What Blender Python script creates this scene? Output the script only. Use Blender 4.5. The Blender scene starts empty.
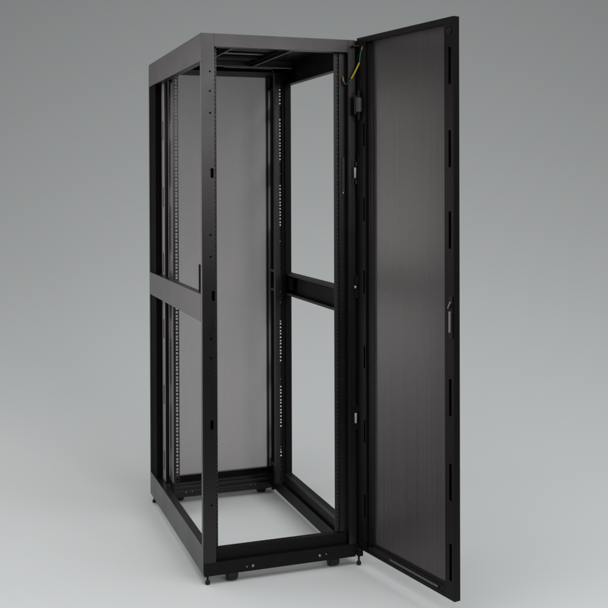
import bpy, bmesh, math
from mathutils import Vector, Matrix
PI = math.pi
sc = bpy.context.scene
C = sc.collection
FL = 0.012                      # height of the studio floor
W, D, H = 0.594, 1.020, 2.0     # rack width, depth, height of the roof

# ------------------------------------------------------------------ materials
def new_mat(name):
    m = bpy.data.materials.new(name); m.use_nodes = True
    nt = m.node_tree
    return m, nt, nt.nodes['Principled BSDF'], nt.nodes['Material Output']

def paint(name, col, rough=.42, spec=.5, bump=.14, scale=300.):
    m, nt, b, out = new_mat(name)
    tc = nt.nodes.new('ShaderNodeTexCoord')
    n = nt.nodes.new('ShaderNodeTexNoise'); n.inputs['Scale'].default_value = scale
    n.inputs['Detail'].default_value = 3
    nt.links.new(tc.outputs['Object'], n.inputs['Vector'])
    n2 = nt.nodes.new('ShaderNodeTexNoise'); n2.inputs['Scale'].default_value = 7
    n2.inputs['Detail'].default_value = 5
    nt.links.new(tc.outputs['Object'], n2.inputs['Vector'])
    r = nt.nodes.new('ShaderNodeMapRange')
    r.inputs['To Min'].default_value = rough - .08; r.inputs['To Max'].default_value = rough + .09
    nt.links.new(n2.outputs['Fac'], r.inputs['Value'])
    nt.links.new(r.outputs['Result'], b.inputs['Roughness'])
    bp = nt.nodes.new('ShaderNodeBump'); bp.inputs['Strength'].default_value = bump
    bp.inputs['Distance'].default_value = .0006
    nt.links.new(n.outputs['Fac'], bp.inputs['Height'])
    nt.links.new(bp.outputs['Normal'], b.inputs['Normal'])
    b.inputs['Base Color'].default_value = (*col, 1)
    b.inputs['Specular IOR Level'].default_value = spec
    b.inputs['Specular Tint'].default_value = (1, .945, .95, 1)
    return m

def perforated(name, col, pitch, hole, rough=.4, spec=.5, grain=0.):
    """painted sheet steel punched with staggered round holes (pattern in the panel's own x, z)"""
    m, nt, b, out = new_mat(name)
    N, L = nt.nodes.new, nt.links.new
    b.inputs['Base Color'].default_value = (*col, 1)
    b.inputs['Roughness'].default_value = rough
    b.inputs['Specular IOR Level'].default_value = spec
    tc = N('ShaderNodeTexCoord'); sx = N('ShaderNodeSeparateXYZ'); L(tc.outputs['Object'], sx.inputs[0])
    # rolling grain of the sheet: long vertical streaks, strongest across the sheet
    mp = N('ShaderNodeMapping'); mp.inputs['Scale'].default_value = (150, 1, 1.1); L(tc.outputs['Object'], mp.inputs['Vector'])
    gn = N('ShaderNodeTexNoise'); gn.inputs['Scale'].default_value = 1.; gn.inputs['Detail'].default_value = 4; L(mp.outputs[0], gn.inputs['Vector'])
    gr = N('ShaderNodeMapRange'); gr.inputs['From Min'].default_value = .34; gr.inputs['From Max'].default_value = .66; L(gn.outputs['Fac'], gr.inputs['Value'])
    cl = N('ShaderNodeMix'); cl.data_type = 'RGBA'
    cl.inputs['A'].default_value = (*[c*(1-.30*grain) for c in col], 1); cl.inputs['B'].default_value = (*[c*(1+.30*grain) for c in col], 1)
    L(gr.outputs['Result'], cl.inputs['Factor']); L(cl.outputs['Result'], b.inputs['Base Color'])
    rr = N('ShaderNodeMapRange'); rr.inputs['To Min'].default_value = rough-.04*grain; rr.inputs['To Max'].default_value = rough+.04*grain
    L(gn.outputs['Fac'], rr.inputs['Value']); L(rr.outputs['Result'], b.inputs['Roughness'])
    def mth(op, a, c=None):
        n = N('ShaderNodeMath'); n.operation = op
        for i, q in enumerate((a, c)):
            if q is None: continue
            if isinstance(q, (int, float)): n.inputs[i].default_value = q
            else: L(q, n.inputs[i])
        return n.outputs[0]
    h = pitch * math.sqrt(3)
    def cell(off):
        a = mth('ADD', mth('DIVIDE', sx.outputs[0], pitch), off)
        c = mth('ADD', mth('DIVIDE', sx.outputs[2], h), off)
        a = mth('MULTIPLY', mth('SUBTRACT', mth('FRACT', a), .5), pitch)
        c = mth('MULTIPLY', mth('SUBTRACT', mth('FRACT', c), .5), h)
        return mth('SQRT', mth('ADD', mth('MULTIPLY', a, a), mth('MULTIPLY', c, c)))
    # FRACT of a negative number stays positive in Blender (x - floor x)
    d = mth('MINIMUM', cell(100.0), cell(100.5))
    solid = mth('GREATER_THAN', d, hole / 2)
    tr = N('ShaderNodeBsdfTransparent'); mx = N('ShaderNodeMixShader')
    L(solid, mx.inputs[0]); L(tr.outputs[0], mx.inputs[1]); L(b.outputs[0], mx.inputs[2])
    L(mx.outputs[0], out.inputs['Surface'])
    return m

def plain(name, col, rough=.4, metal=0., spec=.5):
    m, nt, b, out = new_mat(name)
    tc = nt.nodes.new('ShaderNodeTexCoord'); n = nt.nodes.new('ShaderNodeTexNoise')
    n.inputs['Scale'].default_value = 60
    nt.links.new(tc.outputs['Object'], n.inputs['Vector'])
    r = nt.nodes.new('ShaderNodeMapRange')
    r.inputs['To Min'].default_value = max(.02, rough - .08); r.inputs['To Max'].default_value = rough + .08
    nt.links.new(n.outputs['Fac'], r.inputs['Value']); nt.links.new(r.outputs['Result'], b.inputs['Roughness'])
    b.inputs['Base Color'].default_value = (*col, 1)
    b.inputs['Metallic'].default_value = metal; b.inputs['Specular IOR Level'].default_value = spec
    return m

BLACK = paint('black_powder_coat', (.0075, .0072, .0073), .30, .46)
LITGREY = paint('lit_face_grey', (.22, .208, .208), .45, .5)  # paler grey painted in for the light on black side faces and trim
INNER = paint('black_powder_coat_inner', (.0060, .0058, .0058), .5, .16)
MATTE = paint('matte_black_coat', (.0065, .0062, .0062), .85, .04)
RAILM = paint('black_rail_coat', (.018, .0175, .0175), .42, .5)
GALV = paint('grey_primer', (.26, .255, .255), .5, .4)
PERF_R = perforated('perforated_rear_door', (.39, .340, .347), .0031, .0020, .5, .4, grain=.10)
PERF_F = perforated('perforated_front_door', (.078, .0680, .0685), .0031, .00175, .37, .6, grain=.6)
ZINC = plain('zinc_steel', (.50, .50, .49), .5, .2)
DULLZ = plain('dull_steel', (.35, .35, .35), .4, 1.)
RUBBER = plain('black_rubber', (.012, .012, .012), .6, 0, .3)
YEL = plain('yellow_sleeve', (.62, .44, .03), .4)
GRN = plain('green_sleeve', (.05, .24, .12), .4)
ORN = plain('orange_sleeve', (.42, .2, .04), .4)
BLU = plain('blue_sleeve', (.008, .05, .07), .4)
GREYP = plain('grey_plastic', (.12, .12, .12), .5)

# ------------------------------------------------------------------ mesh helpers
def box(bm, x0, x1, y0, y1, z0, z1):
    vs = [bm.verts.new((x, y, z)) for x in (x0, x1) for y in (y0, y1) for z in (z0, z1)]
    for f in ((0,1,3,2),(4,6,7,5),(0,4,5,1),(2,3,7,6),(0,2,6,4),(1,5,7,3)):
        bm.faces.new([vs[i] for i in f])
    return vs

def plate(bm, a0, a1, b0, b1, t0, t1, holes, put):
    """a flat plate from a0..a1 by b0..b1, t0..t1 thick, with real rectangular holes; put(a,b,t) -> xyz"""
    A = sorted({a0, a1} | {v for h in holes for v in h[:2] if a0 < v < a1})
    B = sorted({b0, b1} | {v for h in holes for v in h[2:] if b0 < v < b1})
    A = [v for i, v in enumerate(A) if i == 0 or v - A[i-1] > 1e-6]
    B = [v for i, v in enumerate(B) if i == 0 or v - B[i-1] > 1e-6]
    cache = {}
    def vt(i, j, k):
        q = (i, j, k)
        if q not in cache: cache[q] = bm.verts.new(put(A[i], B[j], (t0, t1)[k]))
        return cache[q]
    hs = sorted(holes, key=lambda h: h[2])
    def solid(i, j):
        if i < 0 or j < 0 or i >= len(A)-1 or j >= len(B)-1: return False
        ca, cb = (A[i]+A[i+1])/2, (B[j]+B[j+1])/2
        for h in hs:
            if h[0] < ca < h[1] and h[2] < cb < h[3]: return False
        return True
    S = {(i, j): solid(i, j) for i in range(-1, len(A)) for j in range(-1, len(B))}
    for i in range(len(A)-1):
        for j in range(len(B)-1):
            if not S[i, j]: continue
            bm.faces.new([vt(i,j,0), vt(i+1,j,0), vt(i+1,j+1,0), vt(i,j+1,0)])
            bm.faces.new([vt(i,j,1), vt(i,j+1,1), vt(i+1,j+1,1), vt(i+1,j,1)])
            if not S[i-1, j]: bm.faces.new([vt(i,j,0), vt(i,j+1,0), vt(i,j+1,1), vt(i,j,1)])
            if not S[i+1, j]: bm.faces.new([vt(i+1,j,0), vt(i+1,j,1), vt(i+1,j+1,1), vt(i+1,j+1,0)])
            if not S[i, j-1]: bm.faces.new([vt(i,j,0), vt(i,j,1), vt(i+1,j,1), vt(i+1,j,0)])
            if not S[i, j+1]: bm.faces.new([vt(i,j+1,0), vt(i+1,j+1,0), vt(i+1,j+1,1), vt(i,j+1,1)])

def plate_y(bm, x0, x1, z0, z1, y0, y1, holes=()):      # plate facing the front
    plate(bm, x0, x1, z0, z1, y0, y1, list(holes), lambda a, b, t: (a, t, b))
def plate_x(bm, y0, y1, z0, z1, x0, x1, holes=()):      # plate facing a side
    plate(bm, y0, y1, z0, z1, x0, x1, list(holes), lambda a, b, t: (t, a, b))
def plate_z(bm, x0, x1, y0, y1, z0, z1, holes=()):
    plate(bm, x0, x1, y0, y1, z0, z1, list(holes), lambda a, b, t: (a, b, t))

def lathe(bm, prof, n=28, c=(0, 0, 0)):
    rings = []
    for r, z in prof:
        rings.append([bm.verts.new((c[0]+max(r, 1e-5)*math.cos(2*PI*i/n), c[1]+max(r, 1e-5)*math.sin(2*PI*i/n), c[2]+z)) for i in range(n)])
    for a, b in zip(rings, rings[1:]):
        for i in range(n): bm.faces.new([a[i], a[(i+1) % n], b[(i+1) % n], b[i]])
    bm.faces.new(rings[0][::-1]); bm.faces.new(rings[-1])

def tube(bm, pts, r, n=10):
    pts = [Vector(p) for p in pts]
    # smooth the path with Catmull-Rom
    out = []
    for i in range(len(pts)-1):
        p0, p1, p2, p3 = pts[max(i-1, 0)], pts[i], pts[i+1], pts[min(i+2, len(pts)-1)]
        for k in range(6):
            t = k/6
            out.append(.5*((2*p1)+(p2-p0)*t+(2*p0-5*p1+4*p2-p3)*t*t+(3*p1-p0-3*p2+p3)*t**3))
    out.append(pts[-1])
    rings = []
    ref = Vector((.3, 1, .2)).normalized()
    for i, p in enumerate(out):
        d = (out[min(i+1, len(out)-1)] - out[max(i-1, 0)]).normalized()
        u = d.cross(ref).normalized(); w = d.cross(u)
        rings.append([bm.verts.new(p + r*(math.cos(2*PI*k/n)*u + math.sin(2*PI*k/n)*w)) for k in range(n)])
    for a, b in zip(rings, rings[1:]):
        for k in range(n): bm.faces.new([a[k], a[(k+1) % n], b[(k+1) % n], b[k]])
    bm.faces.new(rings[0]); bm.faces.new(rings[-1][::-1])

def B(): return bmesh.new()

def obj(name, bm, mat, parent=None, world=None, bevel=0., smooth=False, label=None):
    bmesh.ops.recalc_face_normals(bm, faces=bm.faces[:])
    me = bpy.data.meshes.new(name); bm.to_mesh(me); bm.free()
    me.materials.append(mat)
    if smooth:
        for p in me.polygons: p.use_smooth = True
    o = bpy.data.objects.new(name, me); C.objects.link(o)
    if parent is not None: o.parent = parent
    if world is None and parent is ROOT: o.location = -ROOT_LOC
    elif world is not None: o.location = Vector(world) - (ROOT_LOC if parent is ROOT else Vector())
    if bevel:
        b = o.modifiers.new('bevel', 'BEVEL'); b.width = bevel; b.segments = 2
        b.limit_method = 'ANGLE'; b.angle_limit = math.radians(50)
    if label: o['label'] = label
    return o

# ------------------------------------------------------------------ the rack
ROOT_LOC = Vector((W/2, D/2, FL))
ROOT = bpy.data.objects.new('server_rack', None); C.objects.link(ROOT)
ROOT.location = ROOT_LOC
ROOT['label'] = 'tall black open frame server rack cabinet with its perforated front door swung wide open'
ROOT['category'] = 'server rack'

T = .0022
# corner posts -------------------------------------------------------------
def sq(x, z, w, h): return (x-w/2, x+w/2, z-h/2, z+h/2)
bm = B()      # front left: folded channel with knock-outs
holes = [sq(.0315, z, .0062, .0062) for z in (1.862, 1.792, 1.713, 1.274, 1.196, .90, .83, .30)]
holes += [sq(.038, 1.497, .0115, .034), sq(.041, 1.055, .0115, .034), sq(.034, .59, .0115, .034)]
plate_y(bm, 0, .0475, .092, H-.0005, 0, T, holes)
plate_x(bm, T, .022, .152, 1.899, 0.0003, T)
plate_x(bm, T, .034, .092, 1.985, .0453, .0473)
plate_y(bm, .004, .0452, .135, 1.985, .030, .0315)
obj('corner_post', bm, BLACK, ROOT, bevel=.0007)
bm = B()      # front right
plate_y(bm, .5655, W, .092, H-.0005, 0, T)
plate_x(bm, T, .070, .092, 1.985, W-T, W-.0003)
plate_x(bm, T, .030, .092, 1.985, .5655, .5675)
plate_y(bm, .540, .590, .12, 1.985, .0310, .0325)
plate_y(bm, W+.0005, W+.019, .0845, 1.998, .0040, .0055)
obj('corner_post', bm, BLACK, ROOT, bevel=.0007)
bm = B()      # rear left
plate_x(bm, .895, D-.005, .152, 1.899, .0060, T+.0060)
plate_y(bm, T+.0070, .055, .153, 1.898, D-T-.002, D-.002)
plate_y(bm, T+.0070, .030, .153, 1.898, .8951, .897)
obj('corner_post', bm, MATTE, ROOT, bevel=.0007)
bm = B()      # rear right
plate_x(bm, .988, D-.005, .157, 1.899, W-T-.0004, W-.0004)
plate_y(bm, .580, W-T, .04, 1.985, D-T-.002, D-.002)
obj('corner_post', bm, INNER, ROOT, bevel=.0007)

# side rails: top, middle and bottom on both sides ------------------------------------
def side_rail(name, s, z0, z1, flange, lip=None, y0=.0005, y1=D-.0005, holes=()):
    """s=0 left, s=1 right; a folded channel whose web is the outer face"""
    f = (lambda x: x) if s == 0 else (lambda x: W-x)
    bm = B()
    a, b = sorted((f(0), f(T)))
    plate_x(bm, y0, y1, z0, z1, a, b, holes)
    a, b = sorted((f(T), f(flange)))
    plate_z(bm, a, b, y0+.024, y1-.002, z1-T, z1-.0002)
    plate_z(bm, a, b, y0+.024, y1-.002, z0+.0002, z0+T)
    if lip:
        a, b = sorted((f(flange), f(flange+.013)))
        box(bm, a, b, y0+.05, y1-.05, z0-.004, lip)
        a, b = sorted((f(flange-T), f(flange)))
        box(bm, a, b, y0+.05, y1-.05, lip, z1-T)
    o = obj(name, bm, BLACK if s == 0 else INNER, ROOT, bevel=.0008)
    return o
side_rail('top_rail', 0, 1.900, H, .030)
side_rail('top_rail', 1, 1.900, H, .030, y0=T+.001)
side_rail('middle_rail', 0, .9605, 1.0605, .028, y0=.0230)
side_rail('middle_rail', 1, .9605, 1.0605, .022, y0=.072, y1=.985)
side_rail('bottom_rail', 0, .050, .151, .030)
side_rail('bottom_rail', 1, .050, .155, .026, lip=.098, y0=T+.001)
bm = B()
box(bm, W-.030, W-.0225, .074, .983, 1.0475, 1.0600)
obj('middle_rail_lip', bm, RAILM, ROOT, bevel=.0015)
bm = B(); box(bm, W-.030, W-.0225, .074, .983, .9605, .9715)
obj('middle_rail_lip', bm, RAILM, ROOT, bevel=.0015)
bm = B(); box(bm, W-.033, W-.0265, .060, .960, .1445, .1555)
obj('bottom_rail_lip', bm, RAILM, ROOT, bevel=.0015)
bm = B(); box(bm, W-.0405, W-.0395, .060, .960, .0985, .1005)
obj('bottom_rail_lip', bm, RAILM, ROOT, bevel=.0015)
bm = B(); box(bm, W-.021, W-.0045, .69, .76, .985, 1.04)
obj('middle_rail_bracket', bm, INNER, ROOT, bevel=.001)
bm = B(); plate_x(bm, .028, .072, 1.0625, 1.165, .004, .008)
obj('latch_tab', bm, MATTE, ROOT, bevel=.001)

# headers and sills ------------------------------------------------------------------
bm = B()
plate_y(bm, .0476, .5654, 1.9515, H-.0005, .0002, T)
plate_z(bm, .0476, .5654, T, .030, 1.9515, 1.9535)
obj('front_header', bm, BLACK, ROOT, bevel=.0008)
bm = B()
plate_y(bm, T, W-T, 1.957, 1.984, .985, .987)
plate_y(bm, .003, W-.003, 1.9705, 1.9985, D-.004, D-.0022)
plate_z(bm, T, W-T, .78, .985, 1.957, 1.959)
obj('rear_header', bm, INNER, ROOT, bevel=.0008)
bm = B()
plate_y(bm, .0025, W-.0025, .044, .091, .0004, T)
plate_z(bm, .0025, W-.0025, T, .022, .089, .091)
plate_y(bm, .031, W-.031, .091, .132, .022, .024)
plate_z(bm, .031, W-.031, .024, .052, .130, .132)
plate_y(bm, .031, W-.031, .070, .130, .0525, .0545)
obj('front_sill', bm, INNER, ROOT, bevel=.001)
bm = B()
plate_y(bm, .031, W-.031, .038, .086, .948, .950)
plate_z(bm, .031, W-.031, .950, .975, .084, .086)
plate_z(bm, .031, W-.031, .977, D-.003, .092, .094)
plate_y(bm, .031, W-.031, .070, .0938, .9752, .9768)
box(bm, .031, W-.031, .930, .9475, .068, .072)
obj('rear_sill', bm, BLACK, ROOT, bevel=.001)

# roof: sheet with two fore-aft channels, cross members and cable ports --------------------
bm = B(); plate_z(bm, T, W-T, T+.0005, D-.003, H-.006, H-.0006)
roof = obj('roof_panel', bm, BLACK, ROOT, bevel=.0008)
bm = B(); plate_z(bm, .034, .371, .032, .641, H-.0095, H-.0065)
obj('roof_insert', bm, GALV, ROOT)
for x0, x1 in ((.135, .150), (.372, .384)):
    bm = B(); box(bm, x0, x1, .031, .650, 1.966, 1.9935)
    box(bm, x0-.016, x0, .031, .640, 1.972, 1.974)
    rc = obj('roof_channel', bm, MATTE, ROOT, bevel=.0008)
    bm = B(); box(bm, x1+.0002, x1+.0047, .031, .650, 1.9655, 1.9675)
    obj('channel_edge', bm, GALV, rc, bevel=.0005)
for x0, x1, z0, z1, y in ((.034, .1185, 1.972, 1.9903, .300), (.155, .3555, 1.974, 1.9835, .305), (.155, .3555, 1.974, 1.9835, .466)):
    bm = B(); plate_y(bm, x0, x1, z0, z1, y, y+.002)
    obj('cable_port_frame', bm, RAILM, ROOT, bevel=.0005)
bm = B()
box(bm, T+.03, .56, .642, .664, 1.963, 1.9655)
box(bm, T+.03, .56, .660, .664, 1.9655, 1.9935)
box(bm, .250, .470, .636, .6415, 1.9565, 1.9650)
obj('roof_cross_bar', bm, GALV, ROOT, bevel=.0008)
for y0, y1 in ((.245, .300), (.470, .640)):
    bm = B(); plate_z(bm, .152, .370, y0, y1, 1.984, 1.9900)
    obj('cable_port_cover', bm, RUBBER, ROOT, bevel=.001)

# vertical mounting rails with square holes -----------------------------------------------
def rail_holes(xc, z0, n, hw=.0095):
    hs = []
    for u in range(n):
        for k in (.0063, .0222, .0381):
            hs.append(sq(xc, z0 + u*.04445 + k, hw, hw))
    return hs
Z0, NU = .128, 41
def mounting_rail(x0, x1, y, side_x, y2, xc, mat=RAILM, backing=False, hw=.0095, slots=True):
    bm = B()
    if backing: plate_y(bm, x0+.0025, x1-.0025, .112, 1.953, y+.0042, y+.0052)
    plate_y(bm, x0, x1, .110, 1.955, y, y+.002, rail_holes(xc, Z0-.004, NU, hw))
    a, b = sorted((side_x, side_x+.002)) 
    yy = sorted((y+.0022, y2))
    sl = [( (yy[0]+yy[1])/2-.006, (yy[0]+yy[1])/2+.006, z, z+.03) for z in [.2+i*.222 for i in range(8)]] if slots else []
    plate_x(bm, yy[0], yy[1], .110, 1.955, a, b, sl)
    return obj('mounting_rail', bm, mat, ROOT, bevel=0)
mounting_rail(.0455, .0645, .037, .0455, .095, .0565, backing=True)
mounting_rail(.5215, .5485, .037, .5465, .095, .5355, backing=True)
rl_ = mounting_rail(.0560, .0815, .770, .0580, .862, .0715, mat=BLACK)
mounting_rail(.5215, .5560, .770, .5215, .796, .5450, hw=.0066, slots=False)
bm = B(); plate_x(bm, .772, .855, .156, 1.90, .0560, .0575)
obj('rail_side_strip', bm, LITGREY, rl_, bevel=.0005)  # thin plate added to carry the painted-in light of the rail side

# lacing channels beside the rear mounting rails
bm = B()
sl = [(.838, .862, z, z+.085) for z in [.20+i*.29 for i in range(6)]]
plate_y(bm, .033, .0555, .155, 1.955, .862, .864)
lc = obj('lacing_channel', bm, BLACK, ROOT, bevel=0)
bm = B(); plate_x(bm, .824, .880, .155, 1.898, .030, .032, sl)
obj('lacing_strip', bm, LITGREY, lc)
bm = B()
plate_y(bm, .5490, W-.003, .156, 1.955, .752, .754)
plate_x(bm, .742, .752, .156, 1.955, .560, .562)
obj('lacing_channel', bm, INNER, ROOT, bevel=0)
# plates added behind the right rear rail to darken groups of its holes
for z0, z1 in ((1.762, 1.824), (1.453, 1.566), (.8253, 1.2552), (.524, .635), (.229, .3285), (.157, .190)):
    bm = B(); plate_x(bm, .865, .9875, z0, z1, W-.010, W-.008)
    obj('hole_cover_plate', bm, INNER, ROOT)

# rear door -------------------------------------------------------------------------------
bm = B()
zb, zt = .055, 1.985
plate_y(bm, .004, W-.004, zb, zt, D+.002, D+.024, [(.079, .5600, .114, 1.969)])
rd = obj('rear_door', bm, INNER, ROOT, bevel=.001)
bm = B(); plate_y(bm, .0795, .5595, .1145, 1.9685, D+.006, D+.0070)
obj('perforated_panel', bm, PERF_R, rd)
bm = B()
plate_y(bm, .566, .5775, .118, 1.965, D-.0017, D+.0015)
obj('inner_trim', bm, LITGREY, rd, bevel=.0008)
bm = B(); plate_y(bm, .0585, .0765, .118, 1.965, D-.0017, D+.0015)
obj('inner_trim', bm, LITGREY, rd, bevel=.0008)
bm = B(); plate_y(bm, .562, .5655, 1.83, 1.905, D-.010, D+.0005)
obj('rear_latch', bm, RUBBER, rd, bevel=.0008)

# front door: frame mesh in its own axes, x from hinge to free edge, y towards the outer skin ---------
DA = math.atan2(-.9817, .1905)
HX, HY = W+.005, -.02
L, DZ0, DZ1 = .5637, .0800, 2.0050
bm = B()
slotz = (1.845, 1.571, 1.303, .75, .47, .205)
hslz = (1.64, 1.36, 1.09, .81, .53, .25)
TK = .023
# free edge stile
plate_y(bm, .515, L, DZ0, DZ1, 0, .0016, [sq(.5435, z, .0125, .122) for z in slotz])
plate_x(bm, .0016, TK, DZ0, DZ1, L-.0016, L)
plate_x(bm, .0016, .010, .122, 1.98, .515, .5166)
plate_y(bm, .518, L-.002, .10, 1.99, .0095, .0105)
# hinge stile
plate_y(bm, -.010, .046, DZ0, DZ1, 0, .0016, [sq(.036, z, .009, .085) for z in hslz])
plate_x(bm, .0016, TK, DZ0, DZ1, -.010, -.0084)
plate_x(bm, .0016, .008, .12, 1.98, .0445, .046)
plate_y(bm, -.008, .066, .10, 1.99, .0080, .0095)
# inner flange that holds the perforated panel
plate_y(bm, .067, .0865, .118, 1.980, .0086, .0100)
# top and bottom rails
plate_y(bm, .046, .515, 1.984, DZ1, 0, .0016)
plate_z(bm, -.0084, L-.0016, .0016, TK, DZ1-.0016, DZ1-.0001)
plate_z(bm, .046, .515, .0016, .012, 1.984, 1.9855)
plate_y(bm, .046, .515, DZ0, .092, 0, .0016)
plate_z(bm, -.0084, L-.0016, .0016, TK, DZ0+.0001, DZ0+.0016)
plate_y(bm, .067, .515, .108, .121, .012, .0135)
# outer skin ring round the perforated panel
plate_y(bm, -.010, L, DZ0, DZ1, TK, TK+.0014, [(.060, .517, .106, 1.986)])
door = obj('front_door', bm, INNER, ROOT, world=(HX, HY, 0), bevel=.0006, label='perforated front door standing open towards the right')
door.rotation_euler = (0, 0, DA)
bm = B(); plate_y(bm, .0605, .5165, .1065, 1.9855, .0160, .0172)
obj('perforated_panel', bm, PERF_F, door)
# sloping vent lip at the foot of the door, with a row of slots
bm = B()
vh = [(.190+i*.0074, .1935+i*.0074, .003, .010) for i in range(38)]
plate(bm, .047, .514, 0, .014, 0, .0012, vh, lambda a, b, t: (a, .002+b*.75+t*.6, .0925+b*1.05-t*.5))
obj('vent_lip', bm, INNER, door)
bm = B()
for i in range(38):
    a = .190+i*.0074
    vs = box(bm, a+.0038, a+.0070, .0018, .0038, .096, .104)
obj('vent_grille', bm, DULLZ, door)
# latch: housing, swing lever and keyed tip
bm = B(); box(bm, .539, .5590, -.0035, -.0002, .946, 1.085)
hs = obj('latch_housing', bm, RUBBER, door, bevel=.002)
bm = B(); box(bm, .5480, .5560, -.011, -.0037, .966, 1.036)
obj('latch_lever', bm, DULLZ, door, bevel=.0018)
bm = B()
vs = box(bm, -.0025, .0025, -.0115, -.0045, -.013, .013)
bmesh.ops.rotate(bm, verts=bm.verts[:], cent=(0,0,0), matrix=Matrix.Rotation(math.radians(28), 3, 'Y'))
bmesh.ops.translate(bm, verts=bm.verts[:], vec=(.5500, 0, 1.056))
obj('latch_tip', bm, DULLZ, door, bevel=.0012)
bm = B(); lathe(bm, [(.0075, 0), (.0075, .003), (.0045, .003), (.0045, .001)], 24)
bmesh.ops.rotate(bm, verts=bm.verts[:], cent=(0,0,0), matrix=Matrix.Rotation(PI/2, 3, 'X'))
bmesh.ops.translate(bm, verts=bm.verts[:], vec=(.543, -.0005, 1.958))
obj('corner_grommet', bm, RAILM, door, smooth=False)
# long lock rod guides on the hinge stile
for z0, z1 in ((1.405, 1.565),):
    bm = B(); box(bm, .000, .004, -.0025, -.0002, z0, z1)
    obj('slotted_guide', bm, RUBBER, door)

# hinges with bright pins ---------------------------------------------------------------
for i, (z, hgt) in enumerate(((1.498, .040), (1.068, .009), (.573, .038))):
    bm = B(); plate_y(bm, .5785, .5935, z-.045, z+.045, -.0025, -.0003)
    box(bm, .5885, .6005, -.0125, -.0026, z-.042, z-hgt/2-.004); box(bm, .5885, .6005, -.0125, -.0026, z+hgt/2+.004, z+.042)
    h = obj('hinge', bm, BLACK, ROOT, bevel=.0008)
    bm = B(); lathe(bm, [(.0034, -hgt/2), (.0046, -hgt/2+.002), (.0046, hgt/2-.002), (.0034, hgt/2)], 20)
    p = obj('hinge_pin', bm, ZINC, h, smooth=True)
    p.location = (.5875, -.0135, z)
# bottom pivot bracket
bm = B(); box(bm, W+.0005, .6165, -.014, .030, .047, .084); plate_z(bm, .578, .6165, -.028, -.0145, .078, .084)
obj('pivot_bracket', bm, INNER, ROOT, bevel=.002)
bm = B(); plate_z(bm, .575, .612, -.028, -.0003, 1.972, 1.976)
obj('pivot_bracket', bm, BLACK, ROOT, bevel=.001)

# grey slotted label plate in the right front channel, with a screw
bm = B(); plate_y(bm, .5505, .5600, 1.425, 1.555, .0262, .0275, [sq(.5552, 1.44+i*.009, .004, .003) for i in range(12)])
obj('slotted_plate', bm, plain('blue_grey_coat', (.03, .033, .038), .45), ROOT)

# screws -----------------------------------------------------------------------------------
bm = B(); lathe(bm, [(.0052, 0), (.0052, .0012), (.0040, .0026), (.0022, .0030), (.0020, .0016)], 18)
bmesh.ops.rotate(bm, verts=bm.verts[:], cent=(0,0,0), matrix=Matrix.Rotation(PI/2, 3, 'X'))
s0 = obj('screw', bm, DULLZ, ROOT, world=(.186, .0003, .062), smooth=False)
spots = [(.163, .0003, .061, .5), (.446, .0003, .066, 1.), (.472, .0003, .068, .5),
         (.148, .9478, .060, .8), (.178, .9478, .062, .8), (.452, .9478, .064, .8), (.476, .9478, .064, .8),
         (.5556, .0262, 1.422, .7), (.108, .9478, .06, .5), (.545, .7698, 1.505, .7),
         (.545, .7698, 1.20, .7), (.545, .7698, .925, .6), (.545, .7698, .580, .6), (.545, .7698, .275, .6)]
for x, y, z, s in spots:
    c = s0.copy(); C.objects.link(c); c.parent = ROOT
    c.location = Vector((x, y, z)) - ROOT_LOC; c.scale = (s, s, s)

# levelling feet and casters ---------------------------------------------------------------
bm = B()
prof = [(.0055, 0), (.0080, .0015), (.0092, .005), (.0092, .009), (.0075, .0135), (.0040, .0160), (.0036, .052)]
lathe(bm, prof, 28)
f0 = obj('levelling_foot', bm, RUBBER, ROOT, world=(.0185, .012, FL), smooth=True)
for x, y in ((.6030, -.002), (.014, 1.000), (.580, 1.000)):
    c = f0.copy(); C.objects.link(c); c.parent = ROOT; c.location = Vector((x, y, FL)) - ROOT_LOC
def caster(x, y):
    bm = B()
    box(bm, -.022, .022, -.019, .022, .049, .052)
    box(bm, -.0218, -.0198, -.014, .014, .020, .049); box(bm, .0198, .0218, -.014, .014, .020, .049)
    k = obj('caster', bm, BLACK, ROOT, world=(x, y, FL), bevel=.001)
    bm = B()
    lathe(bm, [(.006, -.0190), (.0215, -.0190), (.0240, -.0140), (.0245, 0), (.0240, .0140), (.0215, .0190), (.006, .0190)], 36)
    bmesh.ops.rotate(bm, verts=bm.verts[:], cent=(0,0,0), matrix=Matrix.Rotation(PI/2, 3, 'Y'))
    bmesh.ops.translate(bm, verts=bm.verts[:], vec=(0, 0, .0245))
    obj('caster_wheel', bm, RUBBER, k, smooth=True)
    return k
k0 = caster(.111, .024)
for x, y in ((.5085, .027), (.1245, .990), (.515, .988)):
    c = k0.copy(); C.objects.link(c); c.parent = ROOT; c.location = Vector((x, y, FL)) - ROOT_LOC
    for ch in list(k0.children):
        d = ch.copy(); C.objects.link(d); d.parent = c

# ground wire from the post to the door --------------------------------------------------------
wp = [(.571, -.004, 1.842), (.574, -.012, 1.852), (.585, -.020, 1.875), (.600, -.028, 1.91), (.602, -.034, 1.94), (.606, -.045, 1.968)]
bm = B(); tube(bm, wp, .0022); gw = obj('ground_wire', bm, GRN, ROOT, smooth=True)
bm = B(); tube(bm, wp[1:4], .0031)
obj('wire_sleeve', bm, YEL, gw, smooth=True)
bm = B(); tube(bm, [(.6045, -.0415, 1.957), (.6055, -.044, 1.963), (.608, -.049, 1.976)], .0030)
obj('wire_end', bm, YEL, gw, smooth=True)
bm = B(); tube(bm, [(.5535, .024, 1.862), (.5540, .022, 1.852), (.5550, .018, 1.845)], .0030)
w2 = obj('wire_lug', bm, ORN, ROOT, smooth=True)
bm = B(); tube(bm, [(.5548, .018, 1.846), (.557, .012, 1.836), (.5600, .006, 1.832), (.571, -.004, 1.842)], .0024)
obj('wire_tail', bm, BLU, w2, smooth=True)
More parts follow.
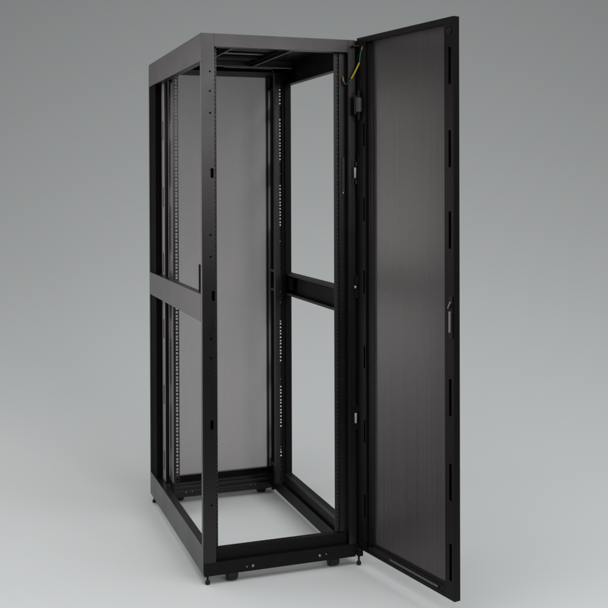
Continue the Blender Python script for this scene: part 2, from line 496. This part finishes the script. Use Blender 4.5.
bm = B(); tube(bm, [(.603, -.036, 1.90), (.603, -.037, 1.86), (.602, -.036, 1.80)], .0009)
obj('retaining_cord', bm, RUBBER, ROOT, smooth=True)
bm = B(); lathe(bm, [(.0035, -.055), (.0045, -.030), (.0085, -.0305), (.0085, .0305), (.0045, .030), (.0035, .055)], 24)
hb = obj('hinge_block', bm, RUBBER, ROOT, world=(.5945, -.036, 1.752), smooth=False)
bm = B(); lathe(bm, [(.0112, -.026), (.0116, -.024), (.0116, .024), (.0112, .026)], 24)
obj('hinge_sleeve', bm, plain('grey_sleeve', (.07, .07, .07), .45), hb, smooth=False)
bm = B(); box(bm, -.0165, .0165, .004, .009, -.036, .036)
obj('hinge_clamp', bm, RUBBER, hb, bevel=.001)

# ------------------------------------------------------------------ studio backdrop: seamless sweep
bm = B()
prof = [(-.85, FL)]
Y1, R = 1.3, 7.0
prof += [(y, FL) for y in (-.6, 0, .6, 1.1)]
for i in range(41):
    a = PI/2*i/40
    prof.append((Y1 + R*math.sin(a), FL + R*(1-math.cos(a))))
prof.append((Y1+R, 9.0))
rows = [[bm.verts.new((x, y, z)) for x in (-16, -8, 0, 8, 16)] for y, z in prof]
for a, b in zip(rows, rows[1:]):
    for i in range(4): bm.faces.new([a[i], a[i+1], b[i+1], b[i]])
bd, nt, b, out = new_mat('backdrop_paper')
b.inputs['Base Color'].default_value = (.775, .80, .80, 1); b.inputs['Roughness'].default_value = .9
b.inputs['Specular IOR Level'].default_value = .1
me = bpy.data.meshes.new('backdrop'); bm.to_mesh(me); bm.free(); me.materials.append(bd)
for p in me.polygons: p.use_smooth = True
bo = bpy.data.objects.new('backdrop', me); C.objects.link(bo)
bo['kind'] = 'structure'
SET = Matrix.Translation((.365, -.087, 0)) @ Matrix.Rotation(-.339613, 4, 'Z')   # the paper hangs square to the camera
bo.matrix_world = SET
bm = B(); box(bm, -20, 20, -14, 12, -.03, 0)
fo = obj('floor', bm, plain('dark_studio_floor', (.03, .03, .032), .6)); fo['kind'] = 'structure'

# ------------------------------------------------------------------ lights
def area(name, loc, target, sx, sy, L, col=(1, 1, 1)):
    l = bpy.data.lights.new(name, 'AREA'); l.shape = 'RECTANGLE'; l.size = sx; l.size_y = sy
    l.energy = L*PI*sx*sy; l.color = col
    o = bpy.data.objects.new(name, l); C.objects.link(o); o.location = loc
    o.rotation_euler = (Vector(target)-Vector(loc)).to_track_quat('-Z', 'Y').to_euler()
    return o
area('softbox_overhead', SET @ Vector((0, -1.1, 4.7)), SET @ Vector((0, -.7, 0)), 9.0, 4.0, 2.06)
area('softbox_front', (1.4, -5.2, 2.6), (.3, 0, 1.9), 2.6, 2.2, 4.6)
gl = area('softbox_back_left', (-2.0, 3.4, 1.2), (0, .3, 1.0), 1.4, 2.8, .46, (1, .91, .91))
gl.data.spread = math.radians(75)          # fitted with a grid
g2 = area('door_fill_left', (-2.2, 2.3, .75), (.6, .0, .9), .9, 1.5, .22, (1, .95, .95))  # lamp added out of view, brightening the door mesh towards the hinge
g2.data.spread = math.radians(60)
area('strip_wall', SET @ Vector((0, 1.6, 6.5)), SET @ Vector((0, 7, 3.2)), 11.0, 1.6, 1.15)

w = bpy.data.worlds.new('World'); sc.world = w; w.use_nodes = True
w.node_tree.nodes['Background'].inputs[0].default_value = (.8, .82, .82, 1)
w.node_tree.nodes['Background'].inputs[1].default_value = .09

# ------------------------------------------------------------------ camera
cam = bpy.data.cameras.new('camera'); co = bpy.data.objects.new('camera', cam); C.objects.link(co)
yw, pt, rl = -.339613, -.0078123, -.0032979
f, px, py = 994.92, 305.847, 192.765
fw = Vector((-math.sin(yw)*math.cos(pt), math.cos(yw)*math.cos(pt), math.sin(pt)))
rt = Vector((math.cos(yw), math.sin(yw), 0)); up = rt.cross(fw)
rt2 = rt*math.cos(rl)+up*math.sin(rl); up2 = up*math.cos(rl)-rt*math.sin(rl)
m = Matrix((rt2, up2, -fw)).transposed().to_4x4()
m.translation = Vector((-.835871, -3.484789, 1.453110))
co.matrix_world = m
cam.sensor_width = 36; cam.lens = f/608*36
cam.shift_x = -(px-304)/608; cam.shift_y = -(304-py)/608
cam.clip_start = .05; cam.clip_end = 100
sc.camera = co
sc.render.resolution_x = sc.render.resolution_y = 1024
vs_ = sc.view_settings; vs_.view_transform = 'Standard'; vs_.look = 'None'; vs_.exposure = 0; vs_.gamma = 1
sc.cycles.transparent_max_bounces = 24
